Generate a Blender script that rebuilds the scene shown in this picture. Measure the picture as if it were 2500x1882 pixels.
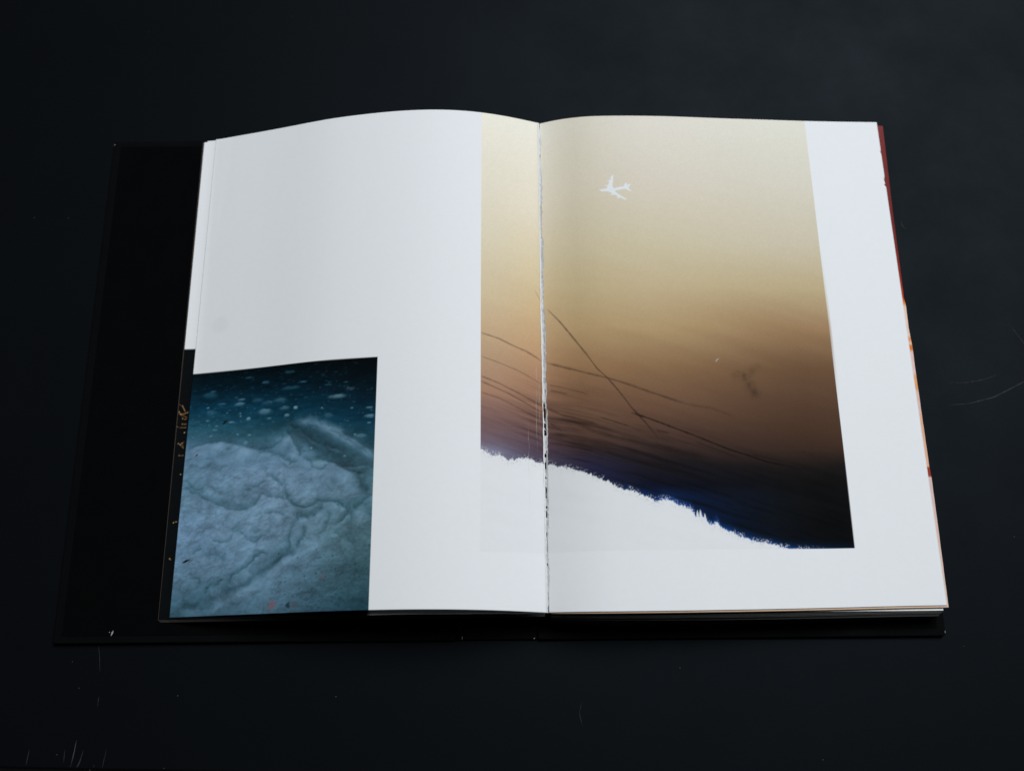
import bpy, bmesh, math
import numpy as np
from mathutils import Vector

# ------------------------------------------------------------------ camera, light, exposure
for o in list(bpy.data.objects): bpy.data.objects.remove(o)
S = bpy.context.scene; C = S.collection
PHI = math.radians(.5); ORIGIN = Vector((.0123, .0293, 0))     # the book lies turned half a degree
cam = bpy.data.cameras.new('camera'); cam.sensor_width = 36; cam.lens = 34.99; cam.clip_start = .01; cam.clip_end = 20
cam.dof.use_dof = True; cam.dof.focus_distance = .545; cam.dof.aperture_fstop = 6.3
co = bpy.data.objects.new('camera', cam); C.objects.link(co)
co.location = (0, 0, .56); co.rotation_euler = (math.radians(17.2187), 0, 0); S.camera = co

W = bpy.data.worlds.new('World'); S.world = W; W.use_nodes = True
bg = W.node_tree.nodes['Background']; bg.inputs['Color'].default_value = (.80, .90, 1.0, 1); bg.inputs['Strength'].default_value = .02

# one big soft window, up and to the right behind the book
lamp = bpy.data.lights.new('window_light', 'AREA'); lamp.shape = 'RECTANGLE'; lamp.size = 1.6; lamp.size_y = 1.6
lamp.energy = 96; lamp.color = (.935, .972, 1.0)
lo_ = bpy.data.objects.new('window_light', lamp); C.objects.link(lo_)
aim = Vector((.02, .18, 0)); lo_.location = aim + Vector((.33, .53, 1.0)).normalized() * 3.0
lo_.rotation_euler = (aim - lo_.location).to_track_quat('-Z', 'Y').to_euler()

vs_ = S.view_settings; vs_.view_transform = 'Standard'; vs_.look = 'None'; vs_.exposure = 0; vs_.gamma = 1; vs_.use_curve_mapping = False
S.render.engine = 'CYCLES'

TABLE_COL = (.0022, .0025, .0029); TABLE_SPEC = .082; PAPER_SPEC = .03
NEG_SHADE = [.88, .90, .92, .84, .85, .86, .88, .88]      # how brightly each strip of the photographed print was lit
SNOW_SHADE = [.70, .71, .76, .82]

# measured marks, page profiles and print outlines, in millimetres in the book's own frame
import json
D = json.loads('''{"profL":[[-196.5,4.89,12.27],[-191.91,6.16,12.31],[-186.82,7.56,12.35],[-181.72,8.97,12.39],[-176.63,10.38,12.43],[-171.53,11.8,12.47],[-166.44,13.24,12.51],[-161.34,14.71,12.54],[-156.25,16.21,12.57],[-151.15,17.75,12.6],[-146.06,19.32,12.63],[-140.96,20.9,12.66],[-135.87,22.46,12.69],[-130.77,23.97,12.73],[-125.68,25.38,12.77],[-120.58,26.68,12.81],[-115.49,27.86,12.85],[-110.39,28.93,12.9],[-105.3,29.91,12.94],[-100.2,30.82,12.98],[-95.1,31.67,13.01],[-90.01,32.47,13.04],[-84.91,33.18,13.06],[-79.82,33.81,13.06],[-74.72,34.34,13.06],[-69.63,34.76,13.05],[-64.53,35.04,13.03],[-59.44,35.18,13.01],[-54.34,35.15,12.97],[-49.25,34.94,12.93],[-44.15,34.55,12.89],[-39.06,33.98,12.83],[-33.96,33.24,12.76],[-28.87,32.31,12.68],[-23.77,31.19,12.59],[-18.68,29.89,12.48],[-13.58,28.43,12.36],[-8.49,26.83,12.22],[-3.39,25.1,12.08],[1.7,23.28,11.93],[6.8,21.41,11.77]],"profR":[[7.2,20.37,11.94],[11.93,22.38,11.85],[17.19,24.45,11.75],[22.45,26.1,11.67],[27.71,27.4,11.59],[32.96,28.37,11.54],[38.22,29.01,11.5],[43.48,29.31,11.49],[48.74,29.39,11.49],[54.0,29.4,11.5],[59.26,29.34,11.52],[64.51,29.2,11.56],[69.77,28.98,11.6],[75.03,28.68,11.65],[80.29,28.33,11.7],[85.55,27.96,11.76],[90.8,27.54,11.83],[96.06,27.03,11.9],[101.32,26.46,11.98],[106.58,25.87,12.06],[111.84,25.29,12.15],[117.1,24.74,12.24],[122.35,24.21,12.33],[127.61,23.71,12.42],[132.87,23.21,12.51],[138.13,22.7,12.61],[143.39,22.19,12.71],[148.64,21.66,12.82],[153.9,21.11,12.93],[159.16,20.52,13.05],[164.42,19.93,13.17],[169.68,19.36,13.3],[174.93,18.82,13.42],[180.19,18.33,13.55],[185.45,17.88,13.66],[190.71,17.43,13.77],[195.97,17.02,13.87],[201.23,16.68,13.96],[206.48,16.36,14.03],[211.74,16.06,14.1],[217.0,15.75,14.17]],"Ledge":[[-198.9,12.2],[-196.9,307.1]],"Redge":[[221.1,14.2],[217.7,309.1]],"negL":[[-28.0,308.4],[-28.4,193.7],[-28.6,99.7],[-28.8,43.1]],"negR":[[171.7,308.3],[173.4,171.9],[173.8,44.7]],"negbot":[[-28.8,42.6],[9.0,43.8],[86.2,43.1],[173.8,44.7]],"snowtop":[[-198.4,151.3],[-164.8,151.9],[-127.1,151.5],[-103.0,151.7],[-86.1,151.8]],"snowright":[[-86.1,151.8],[-86.3,79.7],[-86.5,13.2]],"tree":[[-28.7,99.2],[-26.2,97.5],[-22.7,95.6],[-18.7,95.3],[-13.6,93.0],[-8.6,93.8],[-3.5,94.4],[1.7,93.0],[5.3,92.2],[9.4,92.0],[10.9,91.7],[14.9,89.7],[18.8,88.8],[22.8,88.0],[26.7,86.2],[31.7,84.4],[35.6,82.7],[40.5,80.5],[43.4,78.4],[48.3,76.3],[52.3,75.8],[56.2,73.7],[61.1,71.7],[66.0,69.2],[70.1,70.7],[75.1,69.7],[78.0,67.7],[84.0,65.7],[85.9,64.2],[87.2,61.2],[89.8,61.7],[92.2,59.7],[95.5,56.7],[98.7,58.4],[101.0,54.8],[105.5,53.3],[110.4,50.9],[115.3,49.2],[121.3,47.5],[127.4,46.7],[134.3,44.7],[139.4,43.8],[174.2,41.8]],"trail":[[[[2.7,195.1],[7.0,186.9]],0.6,0.3],[[[10.1,183.4],[16.8,174.8],[23.8,164.4],[30.8,154.3],[36.7,145.1],[42.2,139.5],[48.6,131.3],[55.3,121.6],[62.2,113.6],[69.4,103.9]],0.8,0.9],[[[-28.2,165.7],[-18.3,163.0],[-11.0,159.8],[-2.6,156.8],[2.6,154.0],[6.3,151.7]],1.11,0.6],[[[9.0,151.0],[18.2,147.2],[30.4,142.8],[42.7,139.2],[51.9,136.1],[65.1,131.2],[77.3,127.0],[86.5,123.9]],1.11,0.65],[[[86.5,123.9],[100.1,122.0],[112.4,117.4]],1.41,0.25],[[[-28.2,151.7],[-18.4,148.6],[-8.0,145.1],[0.3,141.1],[6.1,137.8]],0.8,0.4],[[[9.8,137.9],[20.0,134.4],[32.1,129.9]],0.6,0.4],[[[10.7,134.4],[19.9,131.1]],1.11,0.5],[[[-28.2,140.1],[-18.5,136.6],[-8.2,132.0],[1.2,127.5],[6.4,124.8]],0.8,0.6],[[[-28.2,137.0],[-13.3,131.1],[-3.0,126.0],[5.8,121.5]],0.9,0.55],[[[9.0,123.8],[17.5,119.0],[27.6,115.5],[35.6,112.9]],1.41,0.6],[[[-28.2,130.6],[-18.5,128.0],[-8.3,123.4],[5.7,117.2]],1.0,0.45],[[[37.8,116.5],[52.9,111.5]],0.6,0.8],[[[55.2,118.9],[64.3,115.7],[76.4,111.0],[88.6,106.4],[98.7,102.3],[108.9,98.3],[119.1,95.3],[129.2,91.8],[141.6,89.4],[147.7,87.4]],0.9,1.3],[[[90.4,102.2],[101.5,98.2],[112.7,94.0]],0.6,0.6],[[[68.1,108.8],[75.2,107.3]],1.21,0.5],[[[121.2,95.9],[138.7,91.9]],0.7,0.5],[[[10.4,117.7],[23.5,114.2],[33.5,109.3],[47.5,104.7],[67.6,99.9],[98.0,92.9]],2.41,0.5],[[[10.3,115.0],[16.3,110.0]],0.8,0.5]],"smudge":[[116.4,141.4],[121.6,139.3],[123.3,134.4],[125.7,131.2]],"smudge2":[[119.5,140.3],[128.6,147.2]],"hair":[[104.5,149.6],[105.1,150.7],[106.1,151.1]],"plane":[[42.0,256.5],[42.8,256.8],[45.0,257.0],[46.2,257.3],[46.7,258.4],[47.0,259.1],[46.4,258.8],[45.3,259.0],[45.4,259.4],[46.4,259.5],[47.2,259.6],[47.6,261.1],[48.0,261.9],[46.8,262.0],[46.8,262.4],[48.1,262.7],[48.6,262.9],[48.9,264.4],[49.4,265.6],[50.2,266.2],[50.5,265.8],[50.3,263.6],[50.0,261.1],[49.7,259.7],[50.0,257.9],[50.7,257.2],[52.3,257.8],[54.4,258.3],[56.3,258.4],[56.9,259.8],[57.8,261.2],[58.2,260.9],[58.4,259.4],[59.7,260.2],[60.6,260.2],[60.4,259.6],[59.4,258.4],[59.2,257.5],[60.1,256.4],[60.9,255.5],[60.1,255.5],[58.8,256.1],[57.6,257.0],[56.3,257.0],[53.0,256.1],[51.0,255.8],[52.2,254.2],[54.5,252.5],[56.5,251.0],[58.1,250.2],[57.3,249.9],[56.0,250.1],[54.4,251.2],[52.8,250.9],[52.0,251.3],[52.2,251.7],[53.0,251.9],[50.7,253.1],[49.1,252.8],[48.3,253.2],[48.9,253.5],[49.7,253.7],[47.9,254.9],[46.9,255.4],[44.2,255.5],[43.2,255.1],[42.7,255.7]],"ice":[[-151.3,124.6,4.52,1.76,0.5],[-167.0,130.5,3.01,1.26,0.5],[-132.6,125.1,1.51,1.1,0.8],[-108.2,129.8,5.02,1.51,0.55],[-151.9,142.0,2.26,1.0,0.4],[-128.7,140.0,2.26,0.6,0.45],[-160.9,121.3,1.51,1.1,0.7],[-89.3,117.5,3.01,1.26,0.6],[-90.0,122.3,2.26,0.75,0.5],[-137.6,121.2,1.76,1.0,0.6],[-166.1,133.2,2.26,0.75,0.5],[-184.2,139.6,2.01,0.75,0.4],[-186.6,130.0,1.0,0.6,0.6],[-117.0,123.7,0.75,0.5,0.6],[-99.7,122.6,1.0,0.5,0.6],[-141.8,130.5,4.02,1.51,0.3],[-139.0,125.6,3.52,1.26,0.35],[-185.5,137.2,5.02,2.01,0.25],[-136.3,137.1,5.52,1.26,0.3],[-162.5,145.9,2.51,0.75,0.3],[-137.5,146.6,3.52,1.0,0.25],[-166.8,112.7,0.9,0.5,0.6],[-159.6,111.7,1.1,0.6,0.6],[-181.1,116.4,1.51,0.5,0.5],[-171.6,120.2,1.51,0.6,0.6],[-183.3,113.0,1.0,0.5,0.5],[-186.2,122.2,1.26,0.6,0.5],[-97.5,107.5,0.75,0.6,0.7],[-94.1,106.5,3.52,1.26,0.4],[-89.7,113.6,1.1,0.6,0.5],[-165.9,123.3,0.75,0.75,0.6],[-166.0,124.9,0.6,0.4,0.6],[-174.4,125.9,0.7,0.4,0.5],[-148.2,120.3,1.51,0.7,0.4],[-113.0,119.2,3.01,1.51,0.25],[-100.9,133.9,3.01,1.0,0.25],[-113.9,137.0,2.26,0.6,0.3],[-103.7,137.9,1.51,0.5,0.35],[-180.4,118.5,1.26,0.4,0.5],[-184.6,126.8,2.76,1.76,0.2],[-156.3,131.7,3.52,1.26,0.2],[-149.9,129.7,4.02,1.26,0.2],[-122.0,101.1,0.75,0.75,0.7],[-102.7,95.5,1.0,0.7,0.5],[-117.0,92.1,4.02,2.51,0.6],[-161.6,107.4,1.51,1.26,0.5],[-178.0,131.5,3.01,0.7,0.3]],"snow":[[[[-130.2,117.6],[-120.9,116.0],[-112.7,112.0],[-103.0,106.7],[-93.9,100.8],[-87.0,95.3]],2.41,0.8,1],[[[-135.6,116.2],[-128.6,108.7],[-121.8,102.9],[-114.1,98.2],[-106.6,94.2],[-98.6,89.1]],3.77,0.75,0],[[[-132.0,119.6],[-137.4,117.9],[-142.1,113.5],[-148.7,112.0],[-156.5,111.1]],2.26,0.35,0],[[[-135.6,115.6],[-127.6,110.7],[-120.3,104.9],[-112.2,101.7],[-104.2,98.7]],0.7,0.5,0],[[[-135.8,110.9],[-136.8,107.7],[-138.7,104.2]],2.26,0.5,1],[[[-134.7,110.2],[-132.8,105.8],[-128.6,100.2],[-127.9,96.5]],0.8,0.5,0],[[[-196.1,107.1],[-190.4,108.3],[-183.6,109.7],[-176.7,109.5],[-169.8,108.4],[-162.9,106.2],[-156.0,104.1],[-150.3,102.8],[-145.3,103.2]],0.8,0.35,0],[[[-194.6,103.8],[-184.4,105.7],[-174.1,105.5],[-164.9,103.2],[-158.0,100.5]],2.51,0.6,1],[[[-178.3,100.4],[-169.2,100.3],[-161.1,98.1]],3.52,0.5,1],[[[-144.4,106.8],[-139.5,108.0],[-137.1,104.1]],2.01,0.45,1],[[[-153.0,101.7],[-144.5,99.9],[-138.8,97.4],[-133.7,94.3],[-129.9,94.0]],0.7,0.5,0],[[[-125.6,94.8],[-122.4,94.0],[-121.1,90.3],[-116.8,89.0],[-112.2,90.8]],0.7,0.5,0],[[[-121.3,94.0],[-114.4,94.1],[-107.5,91.6],[-101.1,87.7],[-95.9,85.4],[-90.8,86.2]],0.8,0.65,0],[[[-106.5,92.6],[-98.6,89.1],[-93.5,90.9],[-86.8,89.1]],0.7,0.4,0],[[[-95.9,85.4],[-92.6,80.7],[-90.4,75.6]],1.51,0.55,0],[[[-122.0,87.3],[-114.1,87.3],[-106.2,84.9],[-100.8,81.1]],3.52,0.4,1],[[[-132.7,86.5],[-127.5,89.7],[-123.4,92.5]],2.26,0.35,1],[[[-196.6,88.8],[-192.8,84.9],[-185.1,81.7]],0.9,0.35,0],[[[-159.7,79.6],[-151.6,82.1],[-147.9,84.5]],0.8,0.45,0],[[[-148.1,86.6],[-144.8,87.4],[-140.7,83.4],[-137.2,80.6]],0.8,0.5,0],[[[-112.6,111.2],[-104.5,107.0],[-96.5,101.9],[-89.6,96.4]],0.6,0.35,0],[[[-138.8,97.4],[-130.7,98.8]],1.51,0.3,1],[[[-198.3,83.0],[-194.2,82.8],[-185.7,78.3],[-174.3,72.5],[-165.6,69.5],[-157.9,69.8],[-152.8,72.8],[-150.2,78.2]],0.87,0.55,0],[[[-174.6,75.3],[-164.7,72.2],[-156.9,72.0]],2.17,0.3,0],[[[-150.2,78.2],[-142.3,75.5],[-135.8,74.5]],0.76,0.4,0],[[[-135.7,82.2],[-135.7,77.2],[-132.7,72.1],[-127.3,68.7],[-121.6,68.7],[-116.1,71.7],[-107.6,70.2],[-100.9,67.7],[-99.9,63.9],[-102.2,60.8],[-107.1,58.3]],0.76,0.65,0],[[[-127.0,63.5],[-121.3,63.5],[-116.4,66.5],[-112.5,67.7]],1.52,0.55,0],[[[-110.8,66.5],[-109.5,62.7],[-111.0,58.4]],0.65,0.35,0],[[[-98.8,70.9],[-99.1,65.5],[-97.3,61.1],[-98.1,54.7],[-98.5,50.0],[-95.7,47.2]],0.87,0.5,0],[[[-86.9,75.3],[-91.1,70.6],[-94.3,68.0],[-97.5,67.0]],1.63,0.6,0],[[[-93.6,79.4],[-91.8,75.5],[-88.1,77.5]],1.63,0.5,0],[[[-91.0,69.0],[-87.6,64.5],[-86.3,59.1]],1.36,0.5,0],[[[-106.9,54.0],[-102.4,51.7],[-99.2,53.2]],0.87,0.35,0],[[[-115.7,53.8],[-112.5,55.3],[-110.4,57.9]],0.65,0.35,0],[[[-193.9,17.5],[-185.0,18.3],[-177.5,20.2],[-165.6,25.6],[-154.8,28.9],[-146.5,33.9],[-135.4,41.9],[-127.2,46.8]],2.28,0.6,0],[[[-175.8,14.3],[-167.4,18.3],[-156.2,24.7],[-147.9,30.2],[-134.1,38.6],[-123.0,43.4]],1.41,0.45,1],[[[-164.8,29.3],[-163.9,33.0],[-160.6,35.6],[-154.4,39.0],[-151.8,43.2],[-143.7,45.0]],0.7,0.6,0],[[[-162.4,28.7],[-157.9,31.2],[-153.5,35.3]],2.71,0.4,1],[[[-178.5,24.5],[-178.5,27.7],[-173.0,29.1],[-169.1,31.6]],0.76,0.55,0],[[[-176.1,23.9],[-172.7,25.3],[-169.1,24.7]],2.17,0.4,1],[[[-130.1,58.3],[-131.2,51.3],[-132.0,46.0]],0.87,0.55,0],[[[-123.9,58.5],[-123.5,52.5],[-126.2,50.0],[-126.9,46.8]],0.76,0.5,0],[[[-138.6,63.7],[-136.5,58.1],[-133.9,53.6]],2.44,0.45,1],[[[-131.0,63.8],[-130.3,61.5]],2.44,0.5,1],[[[-127.7,65.7],[-127.5,61.9],[-130.1,58.3]],1.08,0.5,0],[[[-174.2,56.9],[-171.7,55.9],[-169.3,55.5]],3.25,0.55,1],[[[-177.5,53.8],[-172.6,51.9],[-167.9,52.7],[-165.2,55.9]],0.65,0.4,0],[[[-165.9,57.6],[-161.2,57.9]],1.63,0.35,0],[[[-160.6,58.4],[-157.2,52.7],[-152.4,51.9],[-146.7,53.8],[-143.3,55.8]],0.65,0.4,0],[[[-155.2,57.0],[-151.5,55.7],[-148.1,57.1]],0.65,0.3,0],[[[-147.6,67.0],[-140.5,66.0],[-135.7,64.6]],0.76,0.35,0],[[[-188.8,45.5],[-187.2,47.6],[-183.0,48.5]],0.76,0.4,0],[[[-181.6,46.3],[-174.3,44.3],[-168.3,42.9]],1.63,0.3,0],[[[-187.6,33.4],[-183.3,32.2],[-182.5,29.5],[-184.7,27.4]],0.65,0.4,0],[[[-139.9,38.9],[-134.9,41.9]],0.65,0.35,0],[[[-121.5,46.6],[-117.7,48.5],[-115.4,47.4]],3.25,0.3,1],[[[-96.3,62.7],[-91.8,60.4]],3.25,0.35,1],[[[-129.4,35.8],[-128.0,31.5]],0.87,0.25,0],[[[-202.6,80.1],[-196.7,77.8],[-188.6,75.6]],3.25,0.2,1],[[[-148.0,72.0],[-142.1,72.1],[-137.2,69.6]],2.71,0.4,1],[[[-119.2,77.9],[-110.7,76.3],[-103.5,77.1]],3.8,0.3,1],[[[-123.9,38.2],[-122.6,36.6]],0.43,0.3,1],[[[-121.9,38.7],[-120.7,37.1]],0.43,0.3,1],[[[-120.0,39.3],[-118.8,37.7]],0.43,0.3,1],[[[-118.1,39.9],[-116.9,38.2]],0.43,0.3,1],[[[-116.2,40.4],[-115.0,38.8]],0.43,0.3,1],[[[-114.3,41.0],[-113.1,39.4]],0.43,0.3,1],[[[-112.4,41.5],[-111.2,39.9]],0.43,0.3,1]],"seed":[[[-194.1,41.6],[-192.0,42.6],[-190.1,43.2]],[[-176.4,119.3],[-175.1,120.8],[-173.9,121.5]],[[-191.8,101.9],[-190.5,102.9]]],"rust":[[-139.5,16.8],[-130.5,16.7],[-127.1,16.9],[-112.1,31.2]],"stain":[-183.4,180.8],"L2edge":[[-204.8,11.1],[-204.5,306.0]],"L2black":[-198.4,167.5],"twig":[[[-205.63,134.64],[-204.14,132.91],[-202.53,132.15],[-200.96,129.47]],[[-205.48,128.44],[-203.12,127.36],[-201.09,127.55],[-199.12,128.38]],[[-202.53,132.15],[-200.7,128.93]],[[-203.12,127.36],[-199.35,125.2]],[[-204.29,128.96],[-202.52,126.29]],[[-201.86,124.69],[-199.56,124.14]],[[-201.78,121.51],[-199.3,121.17]],[[-204.69,119.74],[-202.41,119.4],[-199.35,119.37]],[[-200.09,116.22],[-199.3,116.53]],[[-203.09,109.95],[-201.05,109.94],[-199.88,108.15]],[[-201.05,109.94],[-199.8,110.66]],[[-202.0,109.21],[-199.79,107.11]],[[-201.95,102.97],[-199.41,102.84]],[[-200.14,91.91],[-199.44,91.91]],[[-201.63,64.33],[-199.5,64.91]],[[-201.95,44.32],[-201.29,43.64]]],"L2yblack":167.32,"nick":[[218.2,288.1],[218.7,268.8],[218.8,265.5]],"R2":[[221.2,306.5],[220.5,252.5],[220.3,191.4],[220.9,187.0],[220.8,172.9],[221.3,165.3],[221.6,160.2],[221.6,144.0],[221.8,134.2],[221.9,120.8],[222.2,89.9],[222.6,84.1],[222.3,13.2]],"R3":[[221.9,12.4],[218.9,11.8],[218.2,10.1],[216.0,8.9],[216.2,8.2]],"scr":[[[[243.4,143.7],[257.5,143.8],[268.2,145.7],[277.7,149.4]],0.35,0.5],[[[242.1,130.1],[255.6,130.7],[271.6,134.6],[290.9,144.0],[307.0,153.3]],0.4,0.8],[[[283.6,187.5],[294.8,168.1],[299.9,154.6]],0.3,0.5],[[[230.4,251.0],[232.2,244.8],[235.1,241.4]],0.35,0.4],[[[-243.8,-50.2],[-244.3,-56.3],[-245.4,-63.8]],0.35,1.3],[[[-268.1,-54.7],[-269.0,-62.8]],0.3,0.7],[[[-227.4,-54.6],[-228.0,-59.5],[-228.7,-64.8]],0.3,0.9],[[[-239.5,-55.3],[-241.5,-63.8]],0.3,0.6],[[[-240.2,-59.8],[-242.1,-64.0]],0.5,0.6],[[[-237.8,-1.8],[-236.5,-7.2],[-235.3,-15.8]],0.3,0.5],[[[-234.5,-28.5],[-234.6,-33.7]],0.35,0.4],[[[-249.4,-55.2],[-249.3,-61.7]],0.3,0.3],[[[-233.0,-62.7],[-233.3,-64.1]],0.3,0.5],[[[24.8,-33.3],[23.3,-39.1],[25.2,-47.4]],0.3,0.2]],"speck":[[-250.8,-10.3],[-245.6,-24.0],[-192.1,-28.4],[234.0,-6.4],[-253.3,-57.5],[151.2,-63.6],[-107.2,-29.6],[-235.0,-65.3],[-306.9,255.9],[270.7,52.9],[-285.5,255.5],[78.5,-16.4],[-196.1,-64.8]],"tabfront":[[-282.3,-64.3],[-228.3,-65.8]],"gut":[[7.3,306.3],[6.9,198.0],[7.2,123.3],[6.7,11.9]],"holes":[[128.2,116.3],[115.6,112.5],[111.6,108.5],[98.0,96.1],[93.3,89.2],[85.0,84.1],[79.5,74.5],[74.1,73.4],[68.6,67.7],[65.9,62.6],[54.3,51.4],[38.0,36.3]],"cover":{"nickBL":[-230.0,4.2],"nickBL2":[-231.1,4.9],"j1":[-39.2,0.8],"j2":[-0.3,0.0],"br":[223.6,1.3],"tl":[-261.7,305.6]},"neg":[[-24.8,[[308.3,230,226,212],[259.6,221,213,194],[219.7,212,200,174],[189.0,202,183,150],[169.0,193,165,131],[149.4,177,146,117],[132.6,160,122,100],[118.4,128,98,92],[109.1,114,88,90],[102.2,108,94,106],[97.6,120,118,140]]],[2.9,[[306.9,232,228,215],[250.7,226,216,196],[210.6,214,198,164],[182.1,203,176,136],[159.5,190,154,116],[139.8,166,126,98],[122.9,132,98,82],[108.7,103,77,76],[99.3,80,64,76],[91.2,76,74,98]]],[28.2,[[302.6,208,202,186],[260.9,203,194,174],[220.9,195,182,152],[195.1,187,168,131],[169.9,174,146,107],[145.4,143,110,78],[126.2,112,82,62],[109.7,86,63,52],[100.5,62,46,43],[95.8,50,40,47],[87.8,32,32,58]]],[69.5,[[302.1,217,211,200],[260.3,209,200,184],[220.1,199,187,158],[194.3,190,171,136],[169.1,172,145,106],[144.5,135,103,73],[120.6,100,72,55],[102.0,62,44,38],[90.5,25,20,23],[79.1,6,10,26],[72.4,5,22,52]]],[154.7,[[307.1,217,214,202],[264.4,209,203,188],[223.4,198,187,164],[197.0,184,166,130],[171.4,152,121,88],[146.4,104,77,55],[122.1,80,57,43],[110.2,71,50,37],[98.4,56,39,31],[89.1,22,18,17],[79.9,10,10,11],[64.0,6,8,10],[46.2,4,5,7]]]],"snowc":[[-208.1,[[149.8,4,15,21],[139.8,7,30,42],[129.9,12,50,70],[117.6,36,76,92],[105.5,84,112,135],[81.7,86,118,138],[58.5,96,123,149],[35.9,88,116,138],[13.8,50,80,95]]],[-141.8,[[154.1,3,9,12],[141.7,5,21,30],[129.5,9,43,60],[119.9,18,60,78],[110.4,45,84,98],[103.3,70,105,125],[89.3,104,130,154],[66.5,104,131,152],[44.2,96,124,146],[29.0,86,114,134],[12.9,68,96,113]]],[-89.9,[[152.0,3,6,8],[132.8,5,21,30],[116.3,9,44,62],[97.8,42,76,88],[75.2,84,112,128],[53.2,76,106,116],[31.7,52,80,90],[12.8,34,64,76]]]],"bank":[[[[-131.9,118.6],[-126.4,117.9],[-120.9,116.7],[-112.7,112.7],[-103.0,107.4],[-93.9,102.0],[-86.5,96.6]],4.2,0.75],[[[-198.0,104.7],[-194.3,106.6],[-187.6,108.8],[-181.8,108.6],[-176.1,108.7],[-169.8,107.3],[-162.8,105.2],[-155.9,103.4],[-150.2,102.1],[-144.8,103.1],[-140.0,106.7],[-136.9,109.3],[-134.9,109.3],[-133.4,107.2],[-130.4,103.0],[-126.4,98.5]],9,0.42],[[[-126.2,94.8],[-121.3,94.3],[-114.4,94.1],[-107.5,91.4],[-101.1,87.4],[-96.4,84.9]],7,0.4]]}''')

# ------------------------------------------------------------------ helpers
def new_mat(name):
    m = bpy.data.materials.new(name); m.use_nodes = True
    nt = m.node_tree; return m, nt, nt.nodes['Principled BSDF']

def noise_node(nt, scale, detail=4, rough=.6, vec=None):
    n = nt.nodes.new('ShaderNodeTexNoise'); n.inputs['Scale'].default_value = scale
    n.inputs['Detail'].default_value = detail; n.inputs['Roughness'].default_value = rough
    if vec: nt.links.new(vec, n.inputs['Vector'])
    return n

def obj_coord(nt, scale=(1, 1, 1)):
    tc = nt.nodes.new('ShaderNodeTexCoord'); mp = nt.nodes.new('ShaderNodeMapping')
    mp.inputs['Scale'].default_value = scale; nt.links.new(tc.outputs['Object'], mp.inputs['Vector'])
    return mp.outputs['Vector']

def bump(nt, bsdf, height, strength, dist):
    b = nt.nodes.new('ShaderNodeBump'); b.inputs['Strength'].default_value = strength
    b.inputs['Distance'].default_value = dist
    nt.links.new(height, b.inputs['Height']); nt.links.new(b.outputs['Normal'], bsdf.inputs['Normal'])

def map_range(nt, src, a, b):
    r = nt.nodes.new('ShaderNodeMapRange'); r.inputs['From Min'].default_value = .3; r.inputs['From Max'].default_value = .7
    r.inputs['To Min'].default_value = a; r.inputs['To Max'].default_value = b
    nt.links.new(src, r.inputs['Value']); return r.outputs['Result']

def paper_material(name, printed, color=(.85, .85, .85), rough=(.5, .62), spec=.3):
    m, nt, p = new_mat(name)
    v = obj_coord(nt)
    if printed:
        a = nt.nodes.new('ShaderNodeAttribute'); a.attribute_name = 'ink'; src = a.outputs['Color']
    else:
        c = nt.nodes.new('ShaderNodeRGB'); c.outputs[0].default_value = (*color, 1); src = c.outputs[0]
    n = noise_node(nt, 260, 3, .6, v)
    mx = nt.nodes.new('ShaderNodeMix'); mx.data_type = 'RGBA'; mx.blend_type = 'MULTIPLY'
    mx.inputs['Factor'].default_value = 1
    nt.links.new(src, mx.inputs['A'])
    g = nt.nodes.new('ShaderNodeCombineColor')
    val = map_range(nt, n.outputs['Fac'], .985, 1.0)
    for i in range(3): nt.links.new(val, g.inputs[i])
    nt.links.new(g.outputs[0], mx.inputs['B'])
    nt.links.new(mx.outputs['Result'], p.inputs['Base Color'])
    nt.links.new(map_range(nt, noise_node(nt, 40, 3, .6, v).outputs['Fac'], *rough), p.inputs['Roughness'])
    p.inputs['Specular IOR Level'].default_value = spec
    fib = noise_node(nt, 900, 3, .7, obj_coord(nt, (1.6, .5, 1)))
    bump(nt, p, fib.outputs['Fac'], .12, .0002)
    return m

def srgb(c):
    c = np.asarray(c, float) / 255.
    return np.where(c <= .04045, c / 12.92, ((c + .055) / 1.055) ** 2.4)

def link(o, parent=None):
    C.objects.link(o); o.parent = parent; return o

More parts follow.
